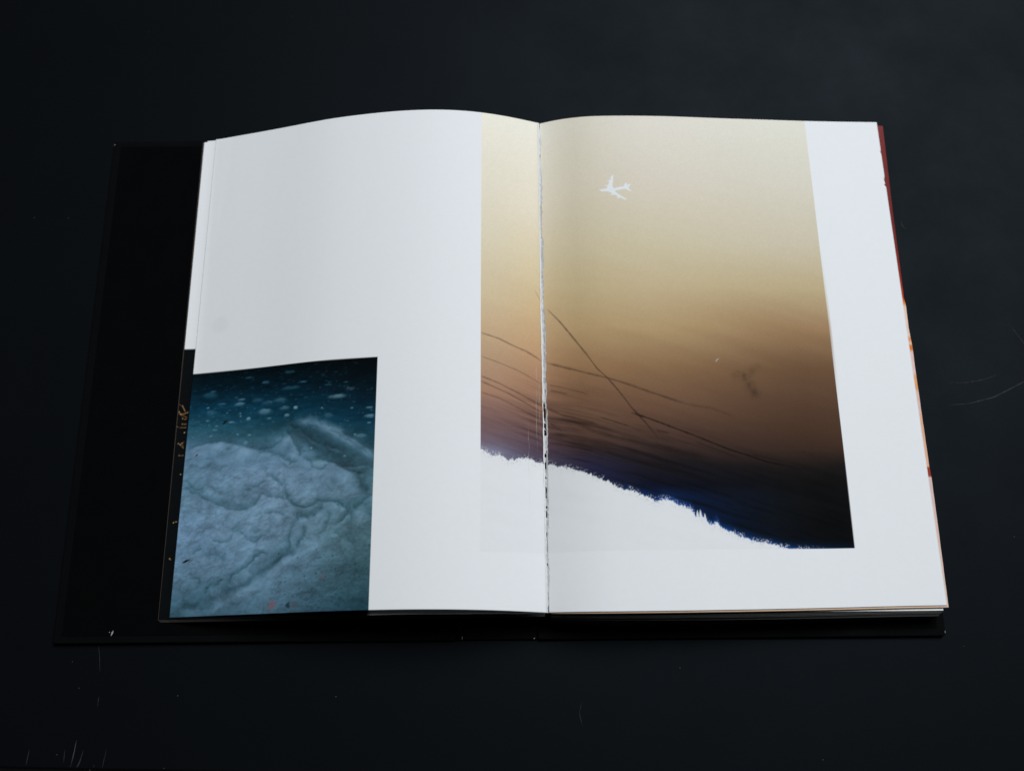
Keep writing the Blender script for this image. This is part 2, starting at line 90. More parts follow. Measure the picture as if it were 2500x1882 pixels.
def grid_mesh(name, P, ink=None, smooth=True, skirt=0.0, keep=None):
    """P: (ny, nx, 3) points -> one mesh with an optional colour per vertex and a thin turned-down paper edge."""
    ny, nx = P.shape[:2]
    idx = np.arange(ny * nx).reshape(ny, nx)
    q = np.stack([idx[:-1, :-1], idx[:-1, 1:], idx[1:, 1:], idx[1:, :-1]], -1).reshape(-1, 4)
    if keep is not None: q = q[keep.reshape(-1)]
    V = P.reshape(-1, 3); K = None if ink is None else ink.reshape(-1, 3)
    if skirt:
        ring = np.concatenate([idx[0, :], idx[1:, -1], idx[-1, -2::-1], idx[-2:0:-1, 0]])
        low = V[ring] - np.array([0, 0, skirt]); base = len(V); n = len(ring)
        r = np.arange(n)
        qs = np.stack([ring[r], base + r, base + (r + 1) % n, ring[(r + 1) % n]], -1)
        V = np.concatenate([V, low]); q = np.concatenate([q, qs])
        if K is not None: K = np.concatenate([K, np.full((n, 3), .74)])
    me = bpy.data.meshes.new(name)
    me.vertices.add(len(V)); me.vertices.foreach_set('co', V.astype(np.float32).ravel())
    me.loops.add(q.size); me.loops.foreach_set('vertex_index', q.astype(np.int32).ravel())
    me.polygons.add(len(q)); me.polygons.foreach_set('loop_start', np.arange(0, q.size, 4, dtype=np.int32))
    me.update(calc_edges=True)
    me.polygons.foreach_set('use_smooth', np.full(len(q), smooth))
    if K is not None:
        a = me.color_attributes.new('ink', 'FLOAT_COLOR', 'POINT')
        a.data.foreach_set('color', np.concatenate([np.clip(K, 0, 1), np.ones((len(K), 1))], 1).astype(np.float32).ravel())
    me.validate(); return me

def mesh_obj(name, me, mat, parent=None):
    o = bpy.data.objects.new(name, me); me.materials.append(mat); return link(o, parent)

def box_mesh(name, x0, x1, y0, y1, z0, z1, bev=.0004, corner=0.0):
    bm = bmesh.new(); bmesh.ops.create_cube(bm, size=1)
    for v in bm.verts:
        v.co = Vector(((x0 + x1) / 2 + v.co.x * (x1 - x0), (y0 + y1) / 2 + v.co.y * (y1 - y0), (z0 + z1) / 2 + v.co.z * (z1 - z0)))
    if corner:
        es = [e for e in bm.edges if abs(e.verts[0].co.z - e.verts[1].co.z) > 1e-6]
        bmesh.ops.bevel(bm, geom=es, offset=corner, segments=4, affect='EDGES', profile=.5)
    bmesh.ops.bevel(bm, geom=[e for e in bm.edges if e.calc_face_angle(0) > .8], offset=bev, segments=2, affect='EDGES', profile=.5)
    me = bpy.data.meshes.new(name); bm.to_mesh(me); bm.free(); return me

def ribbon_mesh(name, pts, width, z, rng, h=.00006):
    """a shallow tapering mark following pts (metres)"""
    p = np.array(pts, float)
    d = np.r_[0, np.cumsum(np.hypot(*np.diff(p, axis=0).T))]
    n = max(6, int(d[-1] / .002)); s = np.linspace(0, d[-1], n)
    c = np.stack([np.interp(s, d, p[:, 0]), np.interp(s, d, p[:, 1])], 1)
    t = np.gradient(c, axis=0); t /= np.linalg.norm(t, axis=1)[:, None]; nn = np.stack([-t[:, 1], t[:, 0]], 1)
    w = width * np.sin(np.linspace(.12, np.pi - .12, n)) ** .7 * (.55 + .9 * rng.random(n)) * .5
    L = c + nn * w[:, None]; R = c - nn * w[:, None]
    V = [(x, y, z) for x, y in L] + [(x, y, z + h) for x, y in c] + [(x, y, z) for x, y in R]
    F = []
    for i in range(n - 1):
        F += [(i, i + n, i + n + 1, i + 1), (i + n, i + 2 * n, i + 2 * n + 1, i + n + 1)]
    me = bpy.data.meshes.new(name); me.from_pydata(V, [], F); return me

# ---- numpy value noise for the prints
def vnoise(x, y, seed):
    r = np.random.default_rng(seed).random((256, 256))
    xi = np.floor(x).astype(int); yi = np.floor(y).astype(int)
    fx = x - xi; fy = y - yi
    fx = fx * fx * (3 - 2 * fx); fy = fy * fy * (3 - 2 * fy)
    a, b = xi & 255, (xi + 1) & 255; c, d = yi & 255, (yi + 1) & 255
    return (r[c, a] * (1 - fx) + r[c, b] * fx) * (1 - fy) + (r[d, a] * (1 - fx) + r[d, b] * fx) * fy

def fbm(x, y, seed, octv=4, gain=.5):
    t = 0; a = 1; s = 0
    for i in range(octv):
        t = t + a * vnoise(x * 2 ** i + 17 * i, y * 2 ** i + 31 * i, seed + i); s += a; a *= gain
    return t / s

def sstep(a, b, v):
    t = np.clip((v - a) / (b - a), 0, 1); return t * t * (3 - 2 * t)

def seg_dist(X, Y, pts):
    """distance to a polyline and position 0..1 along it"""
    p = np.array(pts, float); L = np.r_[0, np.cumsum(np.hypot(*np.diff(p, axis=0).T))]
    best = np.full(X.shape, 1e9); pos = np.zeros(X.shape)
    for i in range(len(p) - 1):
        v = p[i + 1] - p[i]; l2 = (v ** 2).sum() + 1e-9
        t = np.clip(((X - p[i, 0]) * v[0] + (Y - p[i, 1]) * v[1]) / l2, 0, 1)
        d = np.hypot(X - p[i, 0] - t * v[0], Y - p[i, 1] - t * v[1])
        m = d < best; best = np.where(m, d, best); pos = np.where(m, (L[i] + t * (L[i + 1] - L[i])) / (L[-1] + 1e-9), pos)
    return best, pos

def sub(X, Y, pts, pad):
    """index window of the page grid round pts (mm)"""
    p = np.array(pts, float)
    x0, y0 = p.min(0) - pad; x1, y1 = p.max(0) + pad
    cx = np.where((X.max(0) >= x0) & (X.min(0) <= x1))[0]; cy = np.where((Y.max(1) >= y0) & (Y.min(1) <= y1))[0]
    if not len(cx) or not len(cy): return None
    return slice(cy[0], cy[-1] + 1), slice(cx[0], cx[-1] + 1)

def inside(X, Y, poly):
    p = np.array(poly, float); r = np.zeros(X.shape, bool)
    for i in range(len(p)):
        (x1, y1), (x2, y2) = p[i], p[i - 1]
        if y1 == y2: continue
        c = ((y1 > Y) != (y2 > Y)) & (X < (x2 - x1) * (Y - y1) / (y2 - y1) + x1)
        r ^= c
    return r

def columns(cols, X, Y, wobble=0):
    """colour of a print from columns of measured colour stops"""
    xs = [c[0] for c in cols]; out = []
    for c in cols:
        st = np.array(c[1])[::-1]
        out.append(np.stack([np.interp(Y, st[:, 0], st[:, 1 + k]) for k in range(3)], -1))
    res = np.zeros(X.shape + (3,)); Xc = np.clip(X, xs[0], xs[-1])
    for i in range(len(xs) - 1):
        m = (Xc >= xs[i]) & (Xc <= xs[i + 1])
        t = ((Xc - xs[i]) / (xs[i + 1] - xs[i])); t = (t * .5 + .5 * t * t * (3 - 2 * t))[..., None]
        res = np.where(m[..., None], out[i] * (1 - t) + out[i + 1] * t, res)
    return res

# ------------------------------------------------------------------ the table and the floor
rng = np.random.default_rng(4)
ex = Vector((math.cos(PHI), math.sin(PHI), 0)); ey = Vector((-math.sin(PHI), math.cos(PHI), 0))
def to_world(x, y): return ORIGIN + ex * (x / 1000) + ey * (y / 1000)

m_table, nt, p = new_mat('satin black painted wood')
v = obj_coord(nt)
p.inputs['Base Color'].default_value = (*TABLE_COL, 1)
nt.links.new(map_range(nt, noise_node(nt, 14, 6, .65, v).outputs['Fac'], .50, .60), p.inputs['Roughness'])
p.inputs['Specular IOR Level'].default_value = TABLE_SPEC; p.inputs['Specular Tint'].default_value = (.60, .80, 1, 1)
bump(nt, p, noise_node(nt, 700, 3, .7, v).outputs['Fac'], .10, .0003)

a0 = to_world(*D['tabfront'][0]); a1 = to_world(*D['tabfront'][1])
sl = (a1.y - a0.y) / (a1.x - a0.x)
def fy(x): return a0.y + sl * (x - a0.x)
bm = bmesh.new()
ring = [(-.75, fy(-.75)), (.85, fy(.85)), (.85, .85), (-.75, .85)]
lo = [bm.verts.new((x, y, -.028)) for x, y in ring]; hi = [bm.verts.new((x, y, 0)) for x, y in ring]
bm.faces.new(hi); bm.faces.new(lo[::-1])
for i in range(4): bm.faces.new((lo[i], lo[(i + 1) % 4], hi[(i + 1) % 4], hi[i]))
bmesh.ops.bevel(bm, geom=list(bm.edges), offset=.0015, segments=3, affect='EDGES', profile=.5)
me = bpy.data.meshes.new('tabletop'); bm.to_mesh(me); bm.free()
table = mesh_obj('tabletop', me, m_table); table['kind'] = 'structure'
table['label'] = 'satin black tabletop with fine pale scratches'

m_scr = []
for i, val in enumerate((.009, .019, .05)):
    m, nt, p = new_mat('scratched paint %d' % i); p.inputs['Base Color'].default_value = (val, val * 1.06, val * 1.12, 1)
    n = noise_node(nt, 500, 2, .6, obj_coord(nt)); nt.links.new(map_range(nt, n.outputs['Fac'], .6, .9), p.inputs['Roughness']); m_scr.append(m)
for pts, w, a in D['scr']:
    wp = [to_world(*q)[:2] for q in pts]
    mesh_obj('scratch', ribbon_mesh('scratch', wp, w / 1000, .00004, rng), m_scr[0 if a < .55 else 1 if a < 1 else 2], table)
for q in D['speck'] + [[rng.uniform(-300, 300), rng.uniform(-60, 420)] for _ in range(4)]:
    w = to_world(*q); r = rng.uniform(.00015, .0003)
    bm = bmesh.new(); bmesh.ops.create_icosphere(bm, subdivisions=1, radius=r)
    for vv in bm.verts: vv.co = Vector((vv.co.x * rng.uniform(.7, 1.6), vv.co.y, vv.co.z * .5 + r * .4)) + Vector((w.x, w.y, 0))
    me = bpy.data.meshes.new('dust_speck'); bm.to_mesh(me); bm.free(); mesh_obj('dust_speck', me, m_scr[2], table)

m_floor, nt, p = new_mat('grey brown floor')
n = noise_node(nt, 9, 6, .6, obj_coord(nt, (1, 6, 1))); r = nt.nodes.new('ShaderNodeValToRGB')
r.color_ramp.elements[0].color = (.16, .14, .12, 1); r.color_ramp.elements[1].color = (.28, .25, .22, 1)
nt.links.new(n.outputs['Fac'], r.inputs['Fac']); nt.links.new(r.outputs['Color'], p.inputs['Base Color']); p.inputs['Roughness'].default_value = .7
floor = mesh_obj('floor', box_mesh('floor', -2.5, 2.5, -2.5, 2.5, -.80, -.745), m_floor); floor['kind'] = 'structure'

# ------------------------------------------------------------------ the book
book = bpy.data.objects.new('photo_book', None); link(book)
book.location = ORIGIN; book.rotation_euler.z = PHI; book.empty_display_size = .05
book['label'] = 'open hardcover photo book with black cover and torn gutter lying on the black table'
book['category'] = 'book'

# ---- cover
m_cover, nt, p = new_mat('black cover cloth')
v = obj_coord(nt); p.inputs['Base Color'].default_value = (.0017, .0019, .0022, 1); p.inputs['Specular IOR Level'].default_value = .05
nt.links.new(map_range(nt, noise_node(nt, 60, 4, .6, v).outputs['Fac'], .7, .85), p.inputs['Roughness'])
bump(nt, p, noise_node(nt, 1400, 2, .5, v).outputs['Fac'], .25, .0002)
m_end, nt, p = new_mat('black endpaper')
v = obj_coord(nt); p.inputs['Base Color'].default_value = (.0013, .0015, .0018, 1); p.inputs['Specular IOR Level'].default_value = .03
nt.links.new(map_range(nt, noise_node(nt, 80, 4, .6, v).outputs['Fac'], .75, .9), p.inputs['Roughness'])
bump(nt, p, noise_node(nt, 1000, 2, .5, v).outputs['Fac'], .15, .0002)
m_chip, nt, p = new_mat('bare board under the cloth')
n = noise_node(nt, 1500, 2, .6, obj_coord(nt)); r = nt.nodes.new('ShaderNodeValToRGB')
r.color_ramp.elements[0].color = (.12, .12, .11, 1); r.color_ramp.elements[1].color = (.5, .5, .48, 1)
nt.links.new(n.outputs['Fac'], r.inputs['Fac']); nt.links.new(r.outputs['Color'], p.inputs['Base Color']); p.inputs['Roughness'].default_value = .9

front = mesh_obj('front_cover', box_mesh('front_cover', -.2617, -.0425, -.0010, .3074, .0002, .0030, .0006, .0016), m_cover, book)
spine = mesh_obj('spine_panel', box_mesh('spine_panel', -.0422, .0012, -.0008, .3072, .0002, .0021, .0005), m_cover, book)
back = mesh_obj('back_cover', box_mesh('back_cover', .0015, .2238, -.0010, .3074, .0002, .0030, .0006, .0016), m_cover, book)
mesh_obj('endpaper', box_mesh('endpaper', -.2570, -.0430, .0030, .3034, .0030, .00325, .0001), m_end, front)
mesh_obj('endpaper', box_mesh('endpaper', .0020, .2192, .0030, .3034, .0030, .00325, .0001), m_end, back)
cv = D['cover']
def chip(parent, x, y, dx, dy, w, z=.00305):
    pts = [((x - dx) / 1000, (y - dy) / 1000), (x / 1000, y / 1000), ((x + dx) / 1000, (y + dy) / 1000)]
    mesh_obj('wear_mark', ribbon_mesh('wear_mark', pts, w / 1000, z, rng, .00008), m_chip, parent)
chip(front, -229.7, 4.4, .5, 1.5, .7, .00327); chip(front, -231.2, 4.9, .15, .3, .4, .00327)
chip(front, -261.2, 304.9, .5, .5, .35, .0030); chip(spine, -39.4, .2, .15, .8, .4, .0021)
chip(spine, -.2, -.3, .4, .25, .35, .0021); chip(back, 223.4, 1.1, .1, .7, .4, .0029)

# ---- page profiles (mm, seen from above): height and lower edge along x
PL = np.array(D['profL']); PRR = np.array(D['profR'])
PL = np.concatenate([[[-206, 4.25, 12.2], [-203, 4.32, 12.2], [-199.6, 4.42, 12.23]], PL])
PRR = np.concatenate([PRR, [[223, 15.42, 14.25]]])
H = 295.0
def smooth_interp(x, tab, k, sig=2.2):
    g = np.arange(tab[0, 0], tab[-1, 0] + .25, .25); y = np.interp(g, tab[:, 0], tab[:, k])
    pad = 40; e = np.r_[2 * y[0] - y[pad:0:-1], y, 2 * y[-1] - y[-2:-pad - 2:-1]]
    w = np.exp(-.5 * (np.arange(-pad, pad + 1) * .25 / sig) ** 2); w /= w.sum()
    return np.interp(x, g, np.convolve(e, w, 'same')[pad:-pad])
def zL(x): return smooth_interp(x, PL, 1)
def yL(x): return smooth_interp(x, PL, 2)
def zR(x): return smooth_interp(x, PRR, 1, 1.5)
def yR(x): return smooth_interp(x, PRR, 2)

def lines(*spans):
    out = []
    for a, b, st in spans:
        n = max(2, int(round(abs(b - a) / st)) + 1); out.append(np.linspace(a, b, n)[:-1])
    return np.r_[np.concatenate(out), spans[-1][1]]

WHITE = np.array([.83, .848, .864])

# ---- prints, in page millimetres
def paint_negative(K, X, Y):
    """the inverted sky photograph running over the gutter"""
    shade = np.interp(X, [-28, -10, 6, 7, 14, 30, 60, 175], NEG_SHADE)
    s = .30; a = X + Y * -s; b = Y + X * s                       # along / across the cloud streaks
    streak = fbm(a / 34, b / 1.9, 11, 4, .6); wisp = fbm(a / 60 + 9, b / 6.5, 21, 3)
    tree = np.interp(X, [q[0] for q in D['tree']], [q[1] for q in D['tree']])
    hgt = Y - tree
    col = columns(D['neg'], X, Y + 5 * (wisp - .5))
    lowmask = sstep(60, 10, hgt) * sstep(-28, 30, X) * .8 + sstep(50, 5, hgt) * .2
    col = col * (1 - .5 * lowmask * np.clip((streak - .47) * 3.2, 0, 1))[..., None]
    col = col * (1 + .16 * lowmask * np.clip((.5 - streak) * 3, 0, 1))[..., None]
    for pts, w, al in D['trail']:
        win = sub(X, Y, pts, 3 * w + 1)
        if win is None: continue
        d, t = seg_dist(X[win], Y[win], pts)
        w2 = w * (.45 + .7 * fbm(X[win] / 5, Y[win] / 5, 31, 2)) * .58
        m = .85 * al * np.exp(-(d / w2) ** 2) * (.55 + .5 * fbm(X[win] / 1.6, Y[win] / 1.6, 33, 2)) * np.clip(t * 12 + .35, 0, 1) * np.clip((1 - t) * 8 + .15, 0, 1)
        col[win] = col[win] * (1 - np.clip(m, 0, 1.1)[..., None] * np.array([.66, .70, .68]))
    for pts, w, al in ((D['smudge'], 2.9, .17), (D['smudge2'], 2.2, .09)):
        win = sub(X, Y, pts, 8); d, t = seg_dist(X[win], Y[win], pts)
        col[win] = col[win] * (1 - (al * np.exp(-(d / w) ** 2) * fbm(X[win] / 2, Y[win] / 2, 7, 3) * 1.7)[..., None])
    blue = np.exp(-np.clip(hgt, 0, 99) / 2.6) * sstep(18, 75, X) * np.clip(.34 + .6 * (fbm(X / 6, Y / 4, 5, 3) - .4), 0, 1)
    tight = np.exp(-np.clip(hgt, 0, 99) / 1.7) * sstep(30, 80, X)
    col = col * (1 - blue[..., None]) + np.array([3, 30, 72]) * blue[..., None]
    col = col * (1 - .85 * tight[..., None]) + np.array([12, 92, 178]) * .85 * tight[..., None]
    lav = np.exp(-np.clip(hgt, 0, 99) / 3.0) * sstep(12, -28, X)
    col = col * (1 - .16 * lav[..., None]) + np.array([168, 182, 208]) * .16 * lav[..., None]
    col = np.clip(col, 0, 255) * (1 + .035 * (vnoise(X / .5, Y / .5, 3) - .5))[..., None]
    lin = srgb(col) / shade[..., None]
    # woods along the ridge, white in the negative
    fuzz = (fbm(X / 2.6, Y * 0 + 3, 41, 4, .65) - .5) * 2.4 + (vnoise(X / .45, Y / 2.2, 43) - .5) * 1.0
    cover = sstep(-.5, .4, fuzz - hgt)
    twig = sstep(.60, .80, vnoise(X / .42, Y / .55, 47)) * sstep(3.2, .2, hgt) * sstep(.35, .6, vnoise(X / 5, Y / 5, 49))
    cover = np.maximum(cover, .75 * twig)
    for fx in (1224, 1240, 1262):                              # small firs on the skyline
        xm = D['tree'][9 + 21][0] + (fx - 1240) * .105; ym = np.interp(xm, [q[0] for q in D['tree']], [q[1] for q in D['tree']])
        h = Y - ym; cover = np.maximum(cover, sstep(.2, -.15, np.abs(X - xm) - (3.4 - h) * .2) * (h < 3.4) * (h > -2))
    inside_dark = sstep(.6, .85, vnoise(X / .5, Y / .6, 53)) * sstep(-4.5, -.5, hgt) * (hgt < 0)
    snow = np.array([.815, .832, .848]) * (1 - .22 * inside_dark[..., None]) * (1 - .035 * fbm(a / 30, b / 5, 61, 3)[..., None])
    lin = lin * (1 - cover[..., None]) + snow * cover[..., None]
    pl = inside(X, Y, D['plane']); 
    d, _ = seg_dist(X, Y, D['plane'] + [D['plane'][0]]) if X.max() > 7 else (np.full(X.shape, 9.), 0)
    pm = np.clip(.5 + np.where(pl, d, -d) / .34, 0, 1)[..., None]
    lin = lin * (1 - pm) + np.array([.80, .83, .85]) * pm
    if X.max() > 7:
        d, _ = seg_dist(X, Y, D['hair']); hm = (.7 * np.exp(-(d / .18) ** 2))[..., None]; lin = lin * (1 - hm) + .7 * hm
    else:                                                      # hairline cracks in the coating beside the gutter
        for x0, ya, yb in ((-2.2, 60, 120), (2.6, 95, 165), (4.2, 100, 150)):
            d = np.abs(X - x0 - .5 * (vnoise(Y / 6, Y * 0, 71) - .5)); hm = (.3 * np.exp(-(d / .12) ** 2) * sstep(ya, ya + 20, Y) * sstep(yb, yb - 20, Y))[..., None]
            lin = lin * (1 - hm) + .55 * hm
    xl = np.interp(Y, [43, 100, 194, 309], [-28.8, -28.6, -28.4, -28.0]); xr = np.interp(Y, [44, 172, 309], [173.9, 173.3, 171.7]); yb = np.interp(X, [-28, 86, 174], [42.8, 43.4, 44.6])
    m = sstep(-.15, .15, X - xl) * sstep(-.15, .15, xr - X) * sstep(-.15, .15, Y - yb)
    return K * (1 - m[..., None]) + lin * m[..., None]

def paint_snow(K, X, Y):
    """the blue night photograph of ploughed snow and icy water"""
    wx = X + 5 * (fbm(X / 14, Y / 14, 81, 3) - .5); wy = Y + 5 * (fbm(X / 14, Y / 14, 85, 3) - .5)
    col = columns(D['snowc'], X, Y + 4 * (fbm(X / 16, Y / 7, 87, 3) - .5))
    snowy = sstep(128, 100, Y + .0 * X)
    tex = fbm(wx / 9, wy / 6, 91, 5, .55)
    ridge = 1 - np.abs(fbm(wx / 15, wy / 11, 95, 3, .5) - .5) * 2
    lump = np.abs(2 * fbm(wx / 11, wy / 7, 97, 4, .55) - 1) ** .45
    lump2 = np.abs(2 * fbm(wx / 4.2 + 5, wy / 2.9, 101, 3, .55) - 1) ** .5
    fine = fbm(X / 1.3, Y / 1.0, 99, 3, .6)
    h = fbm(wx / 20, wy / 13, 103, 5, .55) * 9
    gy, gx = np.gradient(h); px = np.gradient(X, axis=1) + 1e-6; py = np.gradient(Y, axis=0) + 1e-6
    rel = np.clip(gx / px * .55 - gy / py * .9, -1, 1)
    f = 1 + snowy * (.24 * (tex - .5) + .10 * rel - .5 * np.clip(ridge - .93, 0, 1) * 6 * .25 + .11 * (fine - .5) + .26 * (lump - .62) + .13 * (lump2 - .62) + .06) + (1 - snowy) * (.5 * (fbm(X / 5, Y / 1.6, 107, 4) - .5))
    col = col * np.clip(f, .2, 1.8)[..., None]
    DARK = np.array([26, 58, 66]); LITE = np.array([126, 154, 180])
    for pts, dec, amp in D['bank']:                              # lit crests of the ploughed banks
        px_ = [q[0] for q in pts]; t = np.interp(X, px_, [q[1] for q in pts]) - Y + 1.5 * (fbm(X / 3, Y / 3, 113, 3) - .5)
        m = amp * sstep(-1.0, 1.6, t) * np.exp(-np.clip(t, 0, 99) / dec) * sstep(px_[0] - 2, px_[0] + 5, X) * sstep(px_[-1] + 2, px_[-1] - 5, X) * np.clip(.35 + 1.3 * (tex - .2), 0, 1)
        col = col * (1 - m[..., None]) + np.array([136, 162, 190]) * m[..., None]
        m = .28 * amp * sstep(-2.6, -.2, t) * (t < 0) * sstep(px_[0] - 2, px_[0] + 6, X) * sstep(px_[-1] + 2, px_[-1] - 6, X)
        col = col * (1 - .5 * m[..., None])
    for pts, w, amp, kind in D['snow']:
        win = sub(X, Y, pts, 3 * w + 2)
        if win is None: continue
        xx = X[win] + 2.6 * (fbm(X[win] / 3.2, Y[win] / 3.2, 111, 3) - .5); yy = Y[win] + 2.6 * (fbm(X[win] / 3.2, Y[win] / 3.2, 115, 3) - .5)
        d, t = seg_dist(xx, yy, pts)
        brk = sstep(.22, .55, fbm(xx / 6 + 40, yy / 6, 117, 3, .6)); end = np.clip(np.minimum(t, 1 - t) * 9 + .3, 0, 1)
        if kind == 0:
            up, _ = seg_dist(xx, yy - w * 1.6, pts)                # soft shade on the upper side of each crease
            m = amp * end * (.72 * np.exp(-(d / (w * .85)) ** 2) * (.15 + .85 * brk) + .5 * np.exp(-(up / (w * 2.1)) ** 2) * (.4 + tex[win]))
            m = np.clip(m, 0, 1)[..., None]
            col[win] = col[win] * (1 - m) + np.minimum(DARK, col[win] * .52) * m
            dn, _ = seg_dist(xx, yy + w * 1.7, pts)
            m = (.34 * amp * end * np.exp(-(dn / (w * 1.3)) ** 2) * brk * (Y[win] < 118))[..., None]
            col[win] = col[win] * (1 - m) + LITE * m
        else:
            m = 1.1 * amp * end * np.exp(-(d / (w * 1.25)) ** 2) * np.clip(.15 + 1.6 * (tex[win] - .25), 0, 1) * (.5 + .5 * brk)
            m = np.clip(m, 0, 1)[..., None]; col[win] = col[win] * (1 - m) + LITE * m
    r = np.random.default_rng(12)
    ice = list(D['ice'])
    for _ in range(330):
        y = r.uniform(112, 150); k = (150 - y) / 38
        ice.append([r.uniform(-198, -87), y, r.uniform(.3, 1.3) * (1.2 - .6 * k), r.uniform(.18, .5), r.uniform(.06, .26) * (.6 + .9 * k)])
    for x, y, rx, ry, v in ice:
        win = sub(X, Y, [(x, y)], max(rx, ry) * 1.8 + .6)
        if win is None: continue
        ux = (X[win] - x) / (rx * .95); uy = (Y[win] - y) / (ry * .95)
        q = np.sqrt(ux ** 2 + uy ** 2) + .55 * (fbm(X[win] / (.4 * rx + .5), Y[win] / (.4 * ry + .4), 121, 2) - .5)
        m = (1.45 * v * sstep(1.4, .4, q) * (.75 + .35 * uy.clip(-1, 1)))[..., None]
        m = np.clip(m, 0, 1); tgt = np.array([104, 138, 152]) if y < 135 else np.array([62, 122, 144])
        col[win] = col[win] * (1 - m) + tgt * m
    for _ in range(330):                                         # grit in the lower corner
        x = r.uniform(-150, -87); y = r.uniform(14, 52)
        if r.random() > ((x + 150) / 63) * ((56 - y) / 42) * 1.7: continue
        win = sub(X, Y, [(x, y)], 1.4); rad = r.uniform(.18, .5)
        if win is None: continue
        m = (r.uniform(.3, .75) * np.exp(-((X[win] - x) ** 2 + (Y[win] - y) ** 2) / rad ** 2))[..., None]
        col[win] = col[win] * (1 - m) + np.array([18, 44, 56]) * m
    for (x, y), rad, tgt, am in zip(D['rust'], (3.2, 1.6, 2.4, 1.8), ((112, 84, 92), (22, 40, 50), (70, 72, 84), (88, 84, 90)), (.75, .8, .6, .6)):
        win = sub(X, Y, [(x, y)], rad * 2); q = np.hypot(X[win] - x, Y[win] - y) / rad + 1.1 * (fbm(X[win] / 1.3, Y[win] / 1.3, 131, 3) - .5)
        m = (am * sstep(1.1, .3, q))[..., None]; col[win] = col[win] * (1 - m) + np.array(tgt) * m
    for pts, w in zip(D['seed'], (.75, .75, .4)):
        win = sub(X, Y, pts, 3); d, t = seg_dist(X[win], Y[win], pts)
        m = sstep(w * (.35 + .9 * np.sin(np.clip(t, .05, .95) * np.pi)), w * .3 * np.sin(np.clip(t, .05, .95) * np.pi), d)[..., None]
        col[win] = col[win] * (1 - m) + np.array([18, 16, 16]) * m
    col = np.clip(col, 0, 255) * (1 + .05 * (vnoise(X / .45, Y / .45, 141) - .5))[..., None]
    col = col * np.array([.99, 1.0, .995])
    lin = srgb(col) / np.interp(X, [-199, -150, -110, -86], SNOW_SHADE)[..., None]
    top = np.interp(X, [-198, -86], [151.5, 151.7]); right = np.interp(Y, [13, 152], [-86.5, -86.1])
    m = sstep(-.15, .15, top - Y) * sstep(-.15, .15, right - X)
    return K * (1 - m[..., None]) + lin * m[..., None]

m_print = paper_material('printed coated paper', True, spec=PAPER_SPEC)
vs = np.linspace(0, 1, 741)

# left page
x = lines((-198.9, -86, .38), (-86, -29.2, .8), (-29.2, 6.7, .36))
xx, vv = np.meshgrid(x, vs)
w = (6.7 - xx) / 205.6
X = xx + w * (2.0 * vv); Y = yL(xx) + H * vv
Z = zL(xx) + .16 * (fbm(X / 26, Y / 160, 151, 3) - .5) * sstep(-199, -180, xx) * sstep(7, -5, xx)
K = np.broadcast_to(WHITE, X.shape + (3,)).copy()
d = np.hypot(X - D['stain'][0], Y - D['stain'][1]); K *= (1 - .045 * sstep(7.0, 3.2, d))[..., None]
K = paint_snow(K, X, Y)
sel = x > -30
K[:, sel] = paint_negative(K[:, sel], X[:, sel], Y[:, sel])
P = np.stack([X, Y, Z], -1) / 1000
left_page = mesh_obj('page', grid_mesh('page', P, K, skirt=.00018), m_print, book)
left_page['label'] = 'left page, white with a blue snow photograph in its lower corner'

# right page
x = lines((7.5, 174.6, .38), (174.6, 221.1, 1.5))
xx, vv = np.meshgrid(x, vs)
w = (xx - 7.5) / 213.6
Y = yR(xx) + H * vv; X = xx - w * (3.2 * vv)
edge = (xx - 174.6).clip(0) / 46.5                              # dented fore edge
for (nx_, ny_), dep, hw in zip(D['nick'], (.5, .7, .8), (.8, 1.6, .9)):
    X = X - edge ** 8 * dep * np.exp(-((Y - ny_) / hw) ** 2) * (.6 + .8 * vnoise(Y / .9, Y * 0, 5))
Z = zR(xx) + .10 * (fbm(X / 40, Y / 120, 161, 3) - .5) * sstep(8, 30, xx)
K = np.broadcast_to(WHITE, X.shape + (3,)).copy()
sel = x < 176
K[:, sel] = paint_negative(K[:, sel], X[:, sel], Y[:, sel])
P = np.stack([X, Y, Z], -1) / 1000
right_page = mesh_obj('page', grid_mesh('page', P, K, skirt=.00018), m_print, book)
right_page['label'] = 'right page with the brown inverted sky photograph and a white aeroplane'

# ---- sheets below the left page
m_paper = [paper_material('white sheet', False, (.80, .80, .78)), paper_material('dark printed sheet', False, (.012, .013, .014)),
           paper_material('brown printed sheet', False, (.030, .021, .015)), paper_material('grey sheet', False, (.05, .05, .045))]

def sheet_mesh(x0, x1, zf, yf, h, top_x=0.0, n=26, t=.16):
    xs = np.linspace(x0, x1, n); z = zf(xs); y = yf(xs)
    fr = (xs - x0) / (x1 - x0)
    V = []
    for zz in (z, z - t):
        V += [(a / 1000, b / 1000, c / 1000) for a, b, c in zip(xs, y, zz)]
        V += [((a + top_x * f) / 1000, (b + h) / 1000, c / 1000) for a, b, c, f in zip(xs, y, zz, fr)]
    F = []
    for i in range(n - 1):
        F += [(i, i + 1, n + i + 1, n + i), (2 * n + i, 3 * n + i, 3 * n + i + 1, 2 * n + i + 1),
              (i, 2 * n + i, 2 * n + i + 1, i + 1), (n + i, n + i + 1, 3 * n + i + 1, 3 * n + i)]
    F += [(0, n, 3 * n, 2 * n), (n - 1, 3 * n - 1, 4 * n - 1, 2 * n - 1)]
    me = bpy.data.meshes.new('page'); me.from_pydata(V, [], F)
    me.polygons.foreach_set('use_smooth', [False] * len(F)); return me

